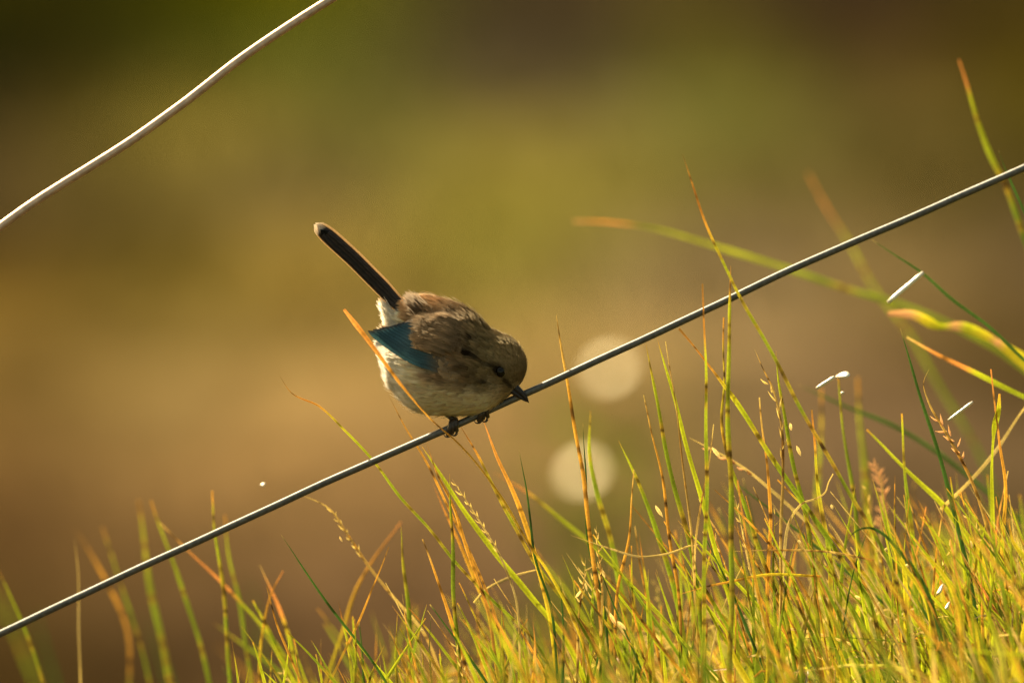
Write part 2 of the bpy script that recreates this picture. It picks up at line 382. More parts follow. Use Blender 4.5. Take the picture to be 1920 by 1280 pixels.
T('dry_stem', 'short upright rust stem leaning right beneath the knob tipped dry stem', DS, [(1189,880),(1184,940),(1178,1010),(1160,1100),(1150,1300)], 6, .01, 'dry', blunt=True)
T('grass_blade', 'green blade with orange tip leaning left, right of the lower pale light spot', GB, [(1160,826),(1190,890),(1220,960),(1245,1040),(1270,1130),(1300,1310)], 10, .03, 'green')
T('dry_stem', 'glowing orange banded stalk standing in front of both pale light spots', DS, [(1043,590),(1060,700),(1078,800),(1092,880),(1100,960),(1115,1060),(1125,1160),(1130,1320)], 8.5, -.005, 'dry')
T('grass_blade', 'fine dark green blade inside the lower pale light spot', GB, [(1093,793),(1098,900),(1103,1010),(1130,1130),(1150,1310)], 5, .0, 'dark')
T('grass_blade', 'soft green blade curving down through the right half of the lower light spot', GB, [(1107,770),(1106,850),(1120,930),(1145,1010),(1165,1110),(1175,1310)], 10, .08, 'green')
T('grass_blade', 'fine straight dark blade between the bird and the lower light spot', GB, [(973,843),(985,910),(995,975),(1005,1050),(1030,1130),(1050,1310)], 5, .0, 'dark')
T('dry_stem', 'thick glowing orange stalk starting right under the front foot of the bird', DS, [(905,785),(930,850),(955,905),(985,985),(1015,1080),(1050,1300)], 9.5, .008, 'glow')
T('grass_blade', 'thin orange stem turning green that starts at the wire between the two feet', GB, [(858,790),(900,860),(950,960),(1000,1050),(1070,1140),(1130,1220),(1170,1310)], 7, .02, 'tan')
T('grass_blade', 'long orange tipped blade crossing in front of the pale belly of the bird', GB, [(645,580),(680,625),(730,692),(775,748),(812,790),(855,828),(895,870),(940,930),(985,1010),(1040,1090),(1090,1200),(1120,1310)], 7, -.034, 'glow', wprof=([0, .04, .12, .25, .3, .6, 1], [.7, 1.3, 1.2, .5, .4, .7, .8]))
T('dry_stem', 'very thin brown stem passing behind the wire just left of the bird', DS, [(728,740),(760,800),(790,850),(830,930),(870,1010),(900,1080),(930,1160),(960,1310)], 5, .02, 'brown')
T('dry_stem', 'longest thin curved stem left of the bird with bent brown tip, crossing behind the wire', DS, [(524,704),(545,735),(600,762),(650,810),(700,865),(750,930),(800,985),(850,1050),(930,1130),(1000,1200),(1060,1310)], 5.5, .012, 'tan')
T('grass_blade', 'broad bright green blade sloping down right from the wire behind the rear foot', GB, [(790,835),(830,895),(880,970),(930,1040),(990,1110),(1060,1200),(1110,1310)], 11, .02, 'lime')
T('grass_blade', 'sharp upright green blade standing alone below the rear foot of the bird', GB, [(843,888),(845,950),(848,1020),(850,1100),(858,1200),(862,1310)], 8, .0, 'green')
T('dry_stem', 'banded rusty stem meeting the wire left of the rear foot', DS, [(800,830),(820,890),(850,950),(880,1040),(915,1150),(940,1310)], 6.5, .01, 'brown')
T('dry_stem', 'soft glowing orange stem just left of the sharp upright green blade', DS, [(812,908),(835,960),(870,1040),(910,1130),(960,1250),(970,1310)], 7, .06, 'glow')
T('seed_head', 'pale seeded grass head lying along the broad bright green blade', 'seed head', [(848,898),(875,940),(905,985),(935,1035),(960,1100),(980,1300)], 4, .0, 'straw', extra=seeds([(856,910),(875,940),(905,985),(935,1035)], .0, 15, 14, 4))
T('dry_stem', 'dark spotted orange stem with pale dot at its tip, lower centre', DS, [(792,1010),(812,1060),(830,1115),(850,1180),(880,1270),(890,1310)], 6.5, .0, 'dry', blunt=True)
T('grass_blade', 'soft upright green blade left of the dark spotted orange stem', GB, [(752,985),(757,1060),(765,1140),(770,1250),(772,1330)], 9.5, .05, 'green')
T('dry_stem', 'blurred orange stem leaning right across other stems, lower left of centre', DS, [(752,978),(700,1050),(665,1110),(640,1190),(600,1320)], 7.2, .16, 'glow', blunt=True)
T('dry_stem', 'thin sharp straw stem leaning right, crossing the blurred orange stem', DS, [(729,1025),(700,1100),(680,1150),(640,1230),(600,1320)], 4.5, .0, 'brown', blunt=True)
T('seed_head', 'pale seeded stem sloping down right, left of centre under the wire', 'seed head', [(560,925),(620,955),(650,1000),(690,1060),(740,1120),(790,1180),(840,1310)], 5.5, .06, 'thin', extra=seeds([(625,960),(650,1000),(680,1045)], .06, 11, 15, 4.5))
T('grass_blade', 'thin straight dark green blade slanting over the lower left stems', GB, [(527,1002),(560,1050),(620,1140),(700,1240),(750,1320)], 5, -.01, 'dark')
T('dry_stem', 'coral red blurred stem that turns green near its foot, lower left', DS, [(487,1058),(515,1120),(540,1190),(565,1290)], 8.8, .12, 'coral')
T('dry_stem', 'straw coloured stem leaning right across the coral red stem', DS, [(531,1070),(508,1115),(492,1180),(487,1310)], 6.4, .1, 'glow', blunt=True)
T('dry_stem', 'thin sharp mottled stem just below the crossing of the coral and straw stems', DS, [(500,1098),(515,1160),(545,1230),(590,1330)], 5, .0, 'brown', blunt=True)
T('grass_blade', 'wide lime green blade with blunt orange top, lower left', GB, [(474,1125),(495,1165),(520,1220),(570,1320)], 12, .1, 'green', blunt=True)
T('grass_blade', 'green jointed stalk with amber tip seed crossing behind the left part of the wire', GB, [(398,920),(402,980),(412,1060),(420,1120),(428,1220),(432,1310)], 9.5, .12, 'rush', blunt=True)
T('grass_blade', 'blurred jointed green stalk just right of the amber tipped one', GB, [(422,965),(430,1050),(450,1130),(465,1230),(475,1320)], 9, .2, 'rush', blunt=True)
T('grass_blade', 'blurred jointed stalk with straw tip leaning left behind the wire, lower left', GB, [(283,938),(300,990),(335,1080),(370,1190),(400,1310)], 9, .2, 'rush', blunt=True)
T('dry_stem', 'long orange stem sloping down right behind the left part of the wire', DS, [(300,980),(350,1030),(410,1085),(470,1150),(520,1210),(590,1310)], 6.8, .15, 'coral', blunt=True)
T('grass_blade', 'thickest blurred green blade with orange top rising over the wire at left', GB, [(260,938),(272,1020),(285,1120),(310,1230),(330,1330)], 13, .3, 'rush', blunt=True)
T('grass_blade', 'faint blurred green stalk with round tip left of the thickest blurred blade', GB, [(192,988),(215,1060),(250,1160),(290,1320)], 7, .3, 'rush', blunt=True)
T('dry_stem', 'faint blurred rusty stem at far left behind the wire', DS, [(140,990),(190,1070),(235,1170),(245,1320)], 8, .32, 'brown')
T('dry_stem', 'hair thin grey stem standing upright near the left edge', DS, [(140,1010),(146,1080),(149,1200),(150,1320)], 3.5, .15, 'straw')
T('grass_blade', 'green blade with rust joint rising from the lower left corner', GB, [(-5,1065),(40,1160),(90,1310)], 8, .18, 'rush')
T('dry_stem', 'curved pale straw bit with bright lower end above the lower centre stems', DS, [(1015,1065),(950,1085),(905,1110),(888,1130)], 6, .03, 'straw', blunt=True)
T('grass_blade', 'blurred green blade with pink tip bending down right below the front foot', GB, [(925,885),(1000,930),(1060,980),(1130,1040),(1200,1120),(1270,1310)], 7, .18, 'redtip')
T('grass_blade', 'long faint arching blade with pinkish tip, curving over behind the wire', GB, [(1075,415),(1130,416),(1220,428),(1310,452),(1400,480),(1500,512),(1600,545),(1700,575),(1790,612),(1860,650),(1960,720)], 10, .36, 'arch', blunt=True)
T('grass_blade', 'most blurred reddish tipped blade crossing behind the right part of the wire', GB, [(1515,325),(1550,390),(1600,470),(1640,540),(1700,620),(1760,720),(1830,840),(1900,1000)], 8, .5, 'redtip', blunt=True)
T('grass_blade', 'thin dark green blade running down right from the wire past the white bar', GB, [(1635,450),(1680,480),(1730,512),(1790,565),(1850,610),(1900,655),(1960,710)], 6, .09, 'dark')
T('grass_blade', 'wide yellow glowing leaf with patchy curled edge at the right edge', 'grass leaf', [(1665,588),(1710,590),(1760,612),(1800,612),(1850,630),(1890,655),(1960,710)], 26, .17, 'patchy', wprof=([0, .1, .25, .33, .45, .6, .64, .8, 1], [.3, .55, .8, .45, .8, .6, .5, 1.1, 1.2]))
T('grass_blade', 'tall green blade with red tip at the upper right, above the wire', GB, [(1798,112),(1815,165),(1835,230),(1860,300),(1885,350),(1905,400),(1940,500)], 10, .2, 'redtip', blunt=True)
T('grass_blade', 'short fine dark blade crossing the wire at the right edge', GB, [(1872,282),(1890,330),(1930,420)], 5, .07, 'dark')
T('grass_blade', 'straight sharp dark green blade leaning left, right of the white bar', GB, [(1688,615),(1710,690),(1735,770),(1765,870),(1790,960),(1810,1050),(1830,1150),(1850,1310)], 8, .0, 'dark')
T('grass_blade', 'reddish blade turning yellow that slopes down to the right edge', GB, [(1700,632),(1760,665),(1820,695),(1880,725),(1960,762)], 9, .1, 'coral', blunt=True)
T('grass_blade', 'green stalk with dark shrivelled tip among the middle right stems', GB, [(1522,768),(1527,830),(1533,900),(1540,950),(1550,1010),(1560,1310)], 10, .0, 'tan', blunt=True)
T('grass_blade', 'pointed green blade crossing the long arching blade, right of the dry seed stem', GB, [(1455,658),(1460,720),(1475,800),(1490,880),(1515,990),(1540,1300)], 9, .0, 'green')
T('seed_head', 'dry grey seed stem with pale husks standing left of the pointed green blade', 'seed head', [(1415,655),(1430,690),(1450,730),(1465,790),(1467,880),(1465,1000),(1460,1300)], 6, -.01, 'thin', extra=seeds([(1440,720),(1458,760),(1466,800),(1467,860)], -.01, 9, 22, 5))
T('dry_stem', 'reddish brown stem with cut tip left of the dry grey seed stem', DS, [(1424,745),(1428,800),(1440,880),(1445,960),(1440,1050),(1445,1300)], 7, .0, 'dry', blunt=True)
T('dry_stem', 'hair thin straw stem with white dot tip leaning right across the dark banded stalk', DS, [(1338,795),(1332,850),(1318,920),(1307,1000),(1300,1200)], 4, -.02, 'thin', blunt=True)
T('seed_head', 'blurred pale seed stem sloping right across the upright banded stalks', 'seed head', [(1292,820),(1340,845),(1400,880),(1470,940),(1540,1010),(1600,1150),(1640,1310)], 7, .06, 'straw', extra=seeds([(1330,842),(1360,858),(1410,890)], .06, 6, 18, 7, PINK, .3))
T('dry_stem', 'thin maroon stem slanting across the base of the upright banded stalks', DS, [(1340,918),(1380,955),(1430,1005),(1480,1060),(1530,1150)], 5, -.01, 'brown', blunt=True)
T('grass_blade', 'soft green blade with orange tip directly below the white glint', GB, [(1572,708),(1577,770),(1590,860),(1600,930),(1620,1300)], 9, .09, 'green', blunt=True)
T('grass_blade', 'broad blurred amber and green blade right of the white glint', GB, [(1608,708),(1612,780),(1618,850),(1622,900),(1640,1200)], 14, .3, 'rush', blunt=True)
T('grass_blade', 'broad blurred amber blade left below the white glint', GB, [(1540,728),(1540,800),(1535,870),(1540,1200)], 10, .27, 'rush', blunt=True)
T('grass_blade', 'long blurred olive blade sloping down right under the white glint', GB, [(1495,720),(1580,760),(1680,800),(1760,850),(1850,920),(1920,980)], 8, .22, 'dark')
T('grass_blade', 'straight olive blade slanting down right with cut end, right middle', GB, [(1625,805),(1670,850),(1720,900),(1770,950),(1810,1010),(1880,1130)], 10, .06, 'lime', blunt=True)
T('grass_blade', 'upright olive blade with square tip right of the slanting olive blade', GB, [(1691,775),(1695,850),(1703,950),(1712,1020),(1720,1300)], 9, .04, 'green', blunt=True)
T('seed_head', 'curled withered stem hooked at its tip, upper right of the dense grass', 'seed head', [(1742,692),(1732,715),(1742,755),(1765,795),(1790,840),(1820,900),(1850,980),(1870,1060),(1890,1300)], 7, .0, 'thin', extra=seeds([(1760,790),(1785,820),(1810,870)], .0, 9, 20, 6, PINK, .9))
T('dry_stem', 'upright orange stem with cut tip near the right edge', DS, [(1858,692),(1865,760),(1875,830),(1885,900),(1880,1000),(1890,1300)], 7, .02, 'glow', blunt=True)
T('grass_blade', 'short bright leaf beside the upright orange stem near the right edge', 'grass leaf', [(1874,738),(1872,770),(1864,800),(1861,830),(1862,960),(1860,1060),(1870,1300)], 12, .02, 'lime', wprof=([0, .05, .1, .15, .2, .5, 1], [.3, .8, 1.1, .5, .4, .9, 1.2]))
T('dry_stem', 'long grey straw leaning right up to the right edge', DS, [(1960,720),(1920,768),(1870,840),(1820,900),(1765,955)], 7, .06, 'straw', blunt=True)
T('grass_blade', 'glossy dark blade bent over in an arch above the dense turf', GB, [(1588,1030),(1592,1008),(1605,995),(1628,989),(1655,1000),(1685,1030),(1720,1075),(1760,1180),(1780,1300)], 8, -.05, 'dark')
T('dry_stem', 'thin straw lying level across the stems above the turf', DS, [(1372,1033),(1450,1031),(1560,1035),(1640,1050)], 4, -.02, 'thin')
T('dry_stem', 'thin straw curving level with orange middle, below the other level straw', DS, [(1270,1115),(1320,1100),(1370,1090),(1430,1078),(1540,1080)], 5, -.02, 'glow')
T('seed_head', 'small branched straw coloured seed head at the foot of the stalk before the light spots', 'seed head', [(1098,1045),(1095,1090),(1088,1140),(1080,1300)], 5, -.01, 'thin', extra=seeds([(1098,1060),(1094,1095),(1090,1130)], -.01, 9, 17, 4.5, STRAW, .9))
T('seed_head', 'ragged pale seed head running down the foot of the dark banded orange stalk', 'seed head', [(1118,985),(1122,1040),(1128,1100),(1120,1310)], 5, -.012, 'thin', extra=seeds([(1120,1000),(1124,1060),(1128,1110)], -.012, 11, 13, 4, STRAW, .7))

T('seed_head', 'blurred bleached seed tuft drooping in the grass left of the straight sharp dark blade', 'seed head', [(1640,868),(1652,900),(1656,950),(1650,1010),(1640,1300)], 6, .13, 'straw', extra=seeds([(1640,872),(1652,900),(1656,950),(1652,990)], .13, 36, 17, 3.5, PINK, 1.3))
T('dry_stem', 'twisted wavy dry ribbon among the stems left of the arched blade', 'dry ribbon', [(1562,888),(1553,905),(1548,922),(1530,935),(1508,942),(1492,958),(1478,985),(1470,1030),(1466,1150)], 6, -.01, 'straw', blunt=True)
T('dry_stem', 'thin pale straw sagging between the stems below the lower light spot', 'straw', [(1070,1003),(1105,1015),(1150,1030),(1200,1043),(1250,1038),(1295,1022)], 4, -.015, 'straw')

# bright bits caught by the sun
def bit(name, label, cat, a0, b0, r, d, mat=None, d1=None):
    if d1 is None:            # lies so that the sun glances off it
        H = norm(np.array(L_)-F_); t_ = (b0[0]-a0[0])*R_-(b0[1]-a0[1])*U_; d1 = d-float(np.clip((t_@H)/(F_@H), -1.5*np.linalg.norm(t_), 1.5*np.linalg.norm(t_)))*S
    P = at(np.linspace(a0[0], b0[0], 7), np.linspace(a0[1], b0[1], 7), d+np.linspace(0, (d1 if d1 is not None else d)-d, 7)); rr = r*S*np.array([.85, 1, 1.05, 1, .96, 1, .8])
    V, Fq, Ft, C = tube(P, rr, 8, (.8, .8, .7)); return tag(mesh_obj(name, V, [Fq, Ft], mat or M_gloss, C, origin=P[3]), label, cat)
bit('broken_straw', 'small glaring white bar hanging on the thin blade below the wire at right', 'straw', (1665,567), (1731,511), 4.2, .06)
def chip(label, c, ax, d, ang=0.):
    """small domed chip, its shape and tilt made up for a sun glint"""
    Hv = norm(np.array(L_)-F_); c0 = at(c[0], c[1], d); a = math.cos(ang)*R_-math.sin(ang)*U_; a = norm(a-(a@Hv)*Hv); b = np.cross(Hv, a)
    V = [c0+Hv*.0005]; F3 = []; F4 = []; m = 18
    for q, (rr, h) in enumerate(((.5, .00042), (1, 0), (.6, -.0006))):
        for j in range(m):
            th = j/m*6.2832; wob = 1+.12*math.sin(3*th+ang*5); V.append(c0+Hv*h+(a*math.cos(th)*ax[0]+b*math.sin(th)*ax[1])*rr*S*wob)
    for j in range(m):
        F3.append((0, 1+j, 1+(j+1) % m))
        for q in range(2): F4.append((1+q*m+j, 1+(q+1)*m+j, 1+(q+1)*m+(j+1) % m, 1+q*m+(j+1) % m))
    return tag(mesh_obj('glint_chip', V, [np.array(F3), np.array(F4)], M_gloss, np.repeat([[.8, .8, .7]], len(V), 0), origin=c0), label, 'dew drop')
chip('blinding white glint on top of the soft green blade', (1581, 703), (17, 9), .03, .6)
bit('broken_straw', 'pink short straw sticking out left of the blinding white glint', 'straw', (1531,728), (1565,706), 3.2, .03)
bit('broken_straw', 'short pale straw pointing up right above the withered stem', 'straw', (1778,788), (1824,753), 2.6, .02)
chip('tiny pale drop right below the blinding white glint', (1579, 736), (4, 3.5), .03, .3)
chip('small blurred white drop left of the long thin stem above the wire', (493, 908), (4.5, 5.5), .1, 1.3)
chip('white flash deep in the turf at lower right', (1762, 1106), (5, 15), .02, .5)
chip('second white flash in the turf just below the other one', (1776, 1136), (4, 12), .02, .5)

# loose stems of the meadow that nobody would tell apart
acc = Acc()
def top_y(x): return np.interp(x, [0, 350, 500, 800, 1100, 1300, 1500, 1700, 1920], [1260, 1210, 1170, 1110, 1040, 950, 890, 880, 900])
for i in range(560):
    x = 1980 - 1450*(rng.random()**1.75) if i > 60 else rng.uniform(420, 1150)
    ty = top_y(x)+abs(rng.normal(0, 1))*110+rng.uniform(-25, 60)
    if ty > 1310: ty = rng.uniform(1150, 1290)
    L = 1400-ty; lean = rng.normal(-.30, .26); bend = rng.normal(0, .12)
    d = rng.choice([rng.normal(0, .03), rng.uniform(.02, .3), rng.uniform(-.2, 0.0)], p=[.5, .38, .12])
    pts = [(x+lean*L*t_*(1)+bend*L*t_*t_-lean*L*.5, 1400-L*t_) for t_ in np.linspace(1, 0, 6)]
    sty = rng.choice(['green', 'rush', 'lime', 'tan', 'dry', 'glow', 'dark', 'thin', 'brown', 'straw', 'coral'], p=[.19, .17, .17, .11, .09, .03, .07, .06, .05, .05, .01])
    w = {'thin': 3.5, 'dark': 5, 'dry': 5, 'brown': 5, 'straw': 4}.get(sty, 6.5)*rng.uniform(.6, 1.2)
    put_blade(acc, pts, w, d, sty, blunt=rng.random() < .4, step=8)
    if rng.random() < .03: seeds(pts[:3], d, 9, 13, 4, STRAW, .7)(acc)
# soft stems standing nearer than the bird
for i in range(85):
    x = 2000-1350*rng.random()**1.4; ty = rng.uniform(1150, 1275)-max(0, x-1500)*.12; lean = rng.normal(-.25, .3); L = 1480-ty
    put_blade(acc, [(x+lean*L*t_, 1480-L*t_) for t_ in (1, .66, .33, 0)], rng.uniform(4, 11), rng.uniform(-.5, -.08), rng.choice(['green', 'lime', 'yleaf', 'straw', 'brown', 'dry', 'dark'], p=[.26, .18, .12, .08, .20, .06, .10]), step=16)
# broad short leaves in the turf that glow with the light behind them
for i in range(90):
    x = 1960-560*rng.random()**1.3; y = rng.uniform(1010, 1290) if x > 1650 else rng.uniform(1120, 1290); L = rng.uniform(50, 130); lean = rng.normal(-.25, .3); b_ = rng.normal(0, 14)
    put_blade(acc, [(x+lean*L, y-L*.5), (x+lean*L*.5+b_, y), (x+b_*.3, y+L*.6), (x, 1340)], rng.uniform(7, 15), rng.normal(0, .06), rng.choice(['yleaf', 'lime', 'oleaf', 'green'], p=[.33, .42, .05, .2]), step=10)
# pale husks caught in the stems
for hx, hy, l_, a_, w_ in ((1342,848,24,.9,7), (1497,845,20,1.2,6), (1482,800,14,1.4,6), (1236,958,26,1.0,6), (1305,1022,14,-.4,4), (1150,1160,26,1.1,7), (1165,1172,22,.8,6), (790,1180,10,.2,5), (640,1010,12,1.1,4), (1660,1030,12,-.8,5), (1500,1015,9,.7,5), (1560,950,10,1.2,5), (1440,1190,14,.9,5), (1700,1060,20,-.6,6), (1610,1120,16,.5,6), (1820,1020,16,1.3,5), (1880,1080,14,1.2,5), (1130,1075,18,1.2,5), (1085,1112,20,-.9,5), (1100,1100,16,1.3,4)):
    put_blade(acc, [(hx-math.cos(a_)*l_/2, hy-math.sin(a_)*l_/2), (hx, hy), (hx+math.cos(a_)*l_/2, hy+math.sin(a_)*l_/2)], w_, rng.normal(0, .02), 'husk', wprof=([0, .3, .7, 1], [.2, 1, .9, .1]))
# faint blades far down the back of the bank
for i in range(15):
    x = rng.uniform(0, 1900); L = rng.uniform(120, 330); d = rng.uniform(.4, .9); lean = rng.normal(-.3, .2)
    put_blade(acc, [(x+lean*L*t_, 1340-L*t_) for t_ in (1, .66, .33, 0)], 9, d, rng.choice(['dark', 'green']), step=12)
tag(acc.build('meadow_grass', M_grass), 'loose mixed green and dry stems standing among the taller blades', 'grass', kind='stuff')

# short turf, thickest at the right
n = 8600; k = 8
xw = .42-.72*rng.random(n)**1.6; yw = 4.55+1.5*rng.random(n)
z0 = zbank(xw, yw); px_ = 960+xw/(yw/ math.cos(PITCH)/D)/S
H = np.interp(xw, [-.25, -.05, .1, .23, .4], [.012, .02, .038, .066, .082])*rng.uniform(.45, 1.25, n)
front = yw < 4.85; H[front] *= rng.uniform(1.0, 1.5, front.sum())
ang = rng.normal(math.pi, .9, n); ln = rng.uniform(.0, .5, n); curl = rng.choice([.15, .5, 1.3], n, p=[.5, .35, .15])*rng.uniform(.5, 1.4, n)
t = np.linspace(0, 1, k)[None]
P = np.zeros((n, k, 3)); off = (ln[:, None]*t+curl[:, None]*.6*t**2.6)*H[:, None]
P[..., 0] = xw[:, None]+np.cos(ang)[:, None]*off; P[..., 1] = yw[:, None]+np.sin(ang)[:, None]*off*.7
P[..., 2] = z0[:, None]-.004+H[:, None]*(t-.25*curl[:, None]*t**3)
wid = rng.choice([.0006, .0010, .0016, .0032], n, p=[.36, .34, .2, .10])*rng.uniform(.8, 1.2, n)
W = wid[:, None]*np.interp(t, [0, .3, .75, 1], [.7, 1, .75, .05])
base = np.array([GREEN, LIME, LIME, YEL, OLV, STRAW, ORG, BROWN, DKGREEN])[rng.choice(9, n, p=[.20, .22, .08, .09, .10, .11, .02, .10, .08])]*rng.uniform(.75, 1.2, (n, 1))
tipc = np.where(rng.random((n, 1)) < .3, np.array(STRAW), base)
C = base[:, None]*(1-t[..., None]**3)+tipc[:, None]*t[..., None]**3
Nn = np.stack([rng.normal(0, .6, n), -np.ones(n), rng.normal(.1, .3, n)], -1)
a = Acc(); a.add(*ribbons(P, W, Nn, C, fold=.25, midshade=.7))
# tangled dry thatch
n2 = 2600; x2 = .42-.66*rng.random(n2)**1.5; y2 = 4.75+.6*rng.random(n2); hh = np.interp(x2, [-.25, .1, .4], [.018, .048, .08])*rng.random(n2)
z2 = zbank(x2, y2)+hh; a2 = rng.uniform(0, 6.28, n2); l2 = rng.uniform(.008, .035, n2); tt = np.linspace(-.5, .5, 6)[None]
P = np.stack([x2[:, None]+np.cos(a2)[:, None]*l2[:, None]*tt, y2[:, None]+np.sin(a2)[:, None]*l2[:, None]*tt*.6, z2[:, None]+rng.normal(0, .35, (n2, 1))*l2[:, None]*tt-rng.uniform(0, 1, (n2, 1))*l2[:, None]*tt**2*1.5], -1)
cc = np.array([STRAW, ORG, GREYS, BROWN])[rng.choice(4, n2, p=[.35, .2, .2, .25])]*rng.uniform(.6, 1.3, (n2, 1))
a.add(*ribbons(P, np.repeat(rng.uniform(.0004, .0012, n2)[:, None], 6, 1), np.stack([rng.normal(0, .5, n2), -np.ones(n2), rng.normal(0, .5, n2)], -1), np.repeat(cc[:, None], 6, 1)))
tag(a.build('turf_grass', M_grass), 'short dense backlit turf with dry thatch filling the lower right corner', 'turf', kind='stuff')

# the same turf goes on round the patch in view
n = 13000; x3 = rng.uniform(-2.4, 2.4, n); y3 = rng.uniform(3.3, 6.6, n); kp = (np.abs(x3-.06) > .34) | (y3 < 4.5) | (y3 > 6.1); x3 = x3[kp]; y3 = y3[kp]; n = len(x3); k = 5
H = rng.uniform(.02, .085, n); H = np.where((np.abs(x3) < .45) & (y3 > 5.2), H*.5, H); ang = rng.normal(math.pi, 1., n); t = np.linspace(0, 1, k)[None]; P = np.zeros((n, k, 3)); off = rng.uniform(.05, .8, (n, 1))*H[:, None]*t**1.7
P[..., 0] = x3[:, None]+np.cos(ang)[:, None]*off; P[..., 1] = y3[:, None]+np.sin(ang)[:, None]*off; P[..., 2] = zbank(x3, y3)[:, None]-.004+H[:, None]*t
cc = np.array([GREEN, LIME, YEL, OLV, STRAW, BROWN, DKGREEN])[rng.choice(7, n, p=[.25, .22, .1, .13, .12, .1, .08])]*rng.uniform(.75, 1.2, (n, 1))
a = Acc(); a.add(*ribbons(P, rng.uniform(.0015, .0035, (n, 1))*np.array([[.8, 1, .9, .6, .05]]), np.stack([rng.normal(0, .6, n), -np.ones(n), rng.normal(.1, .3, n)], -1), np.repeat(cc[:, None], k, 1), fold=.25))
tag(a.build('bank_grass', M_grass), 'rough grass covering the rest of the bank around the turf', 'grass', kind='stuff')

# ------------------------------------------------------------------ the leafy weed whose two glossy leaves make the pale light spots
def weed():
    dW = 3.05; root_p = at(1115, 960, dW); root_p = np.array([root_p[0], root_p[1], float(zbank(root_p[0], root_p[1]))])
    r = empty('leafy_weed', root_p); tag(r, 'blurred green weed with two shining leaves behind the grass right of the bird', 'weed')
    st = Acc(); topp = at(1125, 700, dW)
    for q in ((0, 0), (.012, .01), (-.014, .004)):
        P = np.linspace(root_p, topp+np.array([q[0]*3, q[1], 0]), 12); P[:, 0] += .008*np.sin(np.linspace(0, 5, 12)); add_tube(st, P, np.linspace(.003, .0012, 12), 6, (.10, .12, .03))
    st.build('stem', M_grass, r)
    for i in range(130):
        h = rng.uniform(.3, .95); c0 = root_p+(topp-root_p)*h+np.array([rng.normal(0, .022), rng.normal(0, .03), 0]); an = rng.uniform(0, 6.28); l = rng.uniform(.022, .045)
        dirv = np.array([math.cos(an), math.sin(an)*.7, rng.uniform(-.1, .6)]); u = np.linspace(0, 1, 6)[:, None]
        P = c0+dirv*u*l+np.array([0, 0, -1])*u**2*l*.35; W = l*.45*np.array([.1, .7, 1, .9, .55, .03])
        V, F, C = ribbons(P[None], W[None], np.array([[rng.normal(0, .3), rng.normal(0, .3), 1]]), np.repeat(np.array([[.17, .21, .025]])*rng.uniform(.8, 1.2), 6, 0)[None])
        mesh_obj('leaf', V, F, M_cover, C, r)
    Hv = norm(np.array(L_)-F_)                     # normal that sends the sun to the lens
    for (px, py, sz) in ((1142, 690, .0090), (1092, 883, .0092)):
        c0 = at(px, py, dW-.2 if py > 800 else dW+.12); A = norm(np.cross(Hv, [0, 0, 1.])); B = np.cross(Hv, A); g = []
        for j in range(16):
            th = j/16*6.283; g.append(c0+A*math.cos(th)*sz+B*math.sin(th)*sz*.8)
        V = np.array(g+[c0+Hv*.0003]); F = np.array([(16, j, (j+1) % 16) for j in range(16)])
        o = mesh_obj('glossy_leaf', V, F, M_leafgloss, np.repeat([[.1, .12, .02]], 17, 0), r); o['label'] = 'small glossy leaf that mirrors the sun as a pale round spot'
weed()
M_leafgloss.node_tree.nodes['Principled BSDF'].inputs['Specular Tint'].default_value = (1, .78, .42, 1)

# ------------------------------------------------------------------ the two fence wires
def wire(name, label, pts, r, dpts, mat):
    q = spline(pts, 1500); u = np.linspace(0, 1, 1500)*9; dd = np.interp(q[:, 0], *dpts)
    P = at(q[:, 0], q[:, 1]+.35*np.sin(u*31)+.25*np.sin(u*77), dd)
    V, Fq, Ft, C = tube(P, r*S, 20, (.5, .5, .5)); return tag(mesh_obj(name, V, [Fq, Ft], mat, C, origin=P[750]), label, 'fence wire', 'fence wires'), P
wire('fence_wire', 'taut grey metal wire the bird perches on, rising to the right', [(-9500,5300),(-5000,3390),(-2000,2080),(-620,1474),(-300,1325),(0,1187),(250,1070),(430,987),(600,909),(850,798.5),(985,738),(1300,592),(1500,498),(1700,411),(1920,315),(2200,192),(2600,16),(5000,-1010),(9500,-2900)], 6.7, ([-600, 820, 930, 1920], [.095, 0, 0, -.05]), M_wire)
wire('fence_wire', 'bright bent wire catching the sun in the upper left corner', [(-9500,6100),(-4000,2900),(-1500,1340),(-500,745),(-200,565),(-100,500),(0,425),(60,382),(120,344),(185,303),(250,261),(330,204),(450,112),(540,50),(625,-4),(760,-90),(1000,-240),(3000,-1300),(9500,-4600)], 8.3, ([-500, 700], [-.06, -.02]), M_wire2)

# ------------------------------------------------------------------ the bird
FOOT = at(848, 799, 0.)
bird = empty('small_bird', FOOT)
tag(bird, 'fluffy brown and cream bird with blue wing and raised dark tail on the wire', 'bird')
def B(p):    # bird coordinates: photo pixels x, y and pixels towards the lens
    p = np.asarray(p, float); return at(p[..., 0], p[..., 1], 0.) - p[..., 2:3]*S*F_
ELL = [((833,675,0),(94,98,86)), ((936,690,4),(49,50,46)), ((903,682,0),(57,55,57)), ((884,722,0),(66,51,58)), ((800,612,0),(52,44,44)),
       ((770,668,0),(40,46,46)), ((760,602,0),(18,18,18)), ((806,728,0),(36,30,36))]
def sdf(p):
    ds = []
    for c, r in ELL:
        q = (p-np.array(c))/np.array(r); k0 = np.linalg.norm(q, axis=-1); k1 = np.linalg.norm(q/np.array(r), axis=-1)
        ds.append(k0*(k0-1)/np.maximum(k1, 1e-9))
    ds = np.stack(ds); k = 9.
    return -k*np.log(np.exp(-ds/k).sum(0)) 
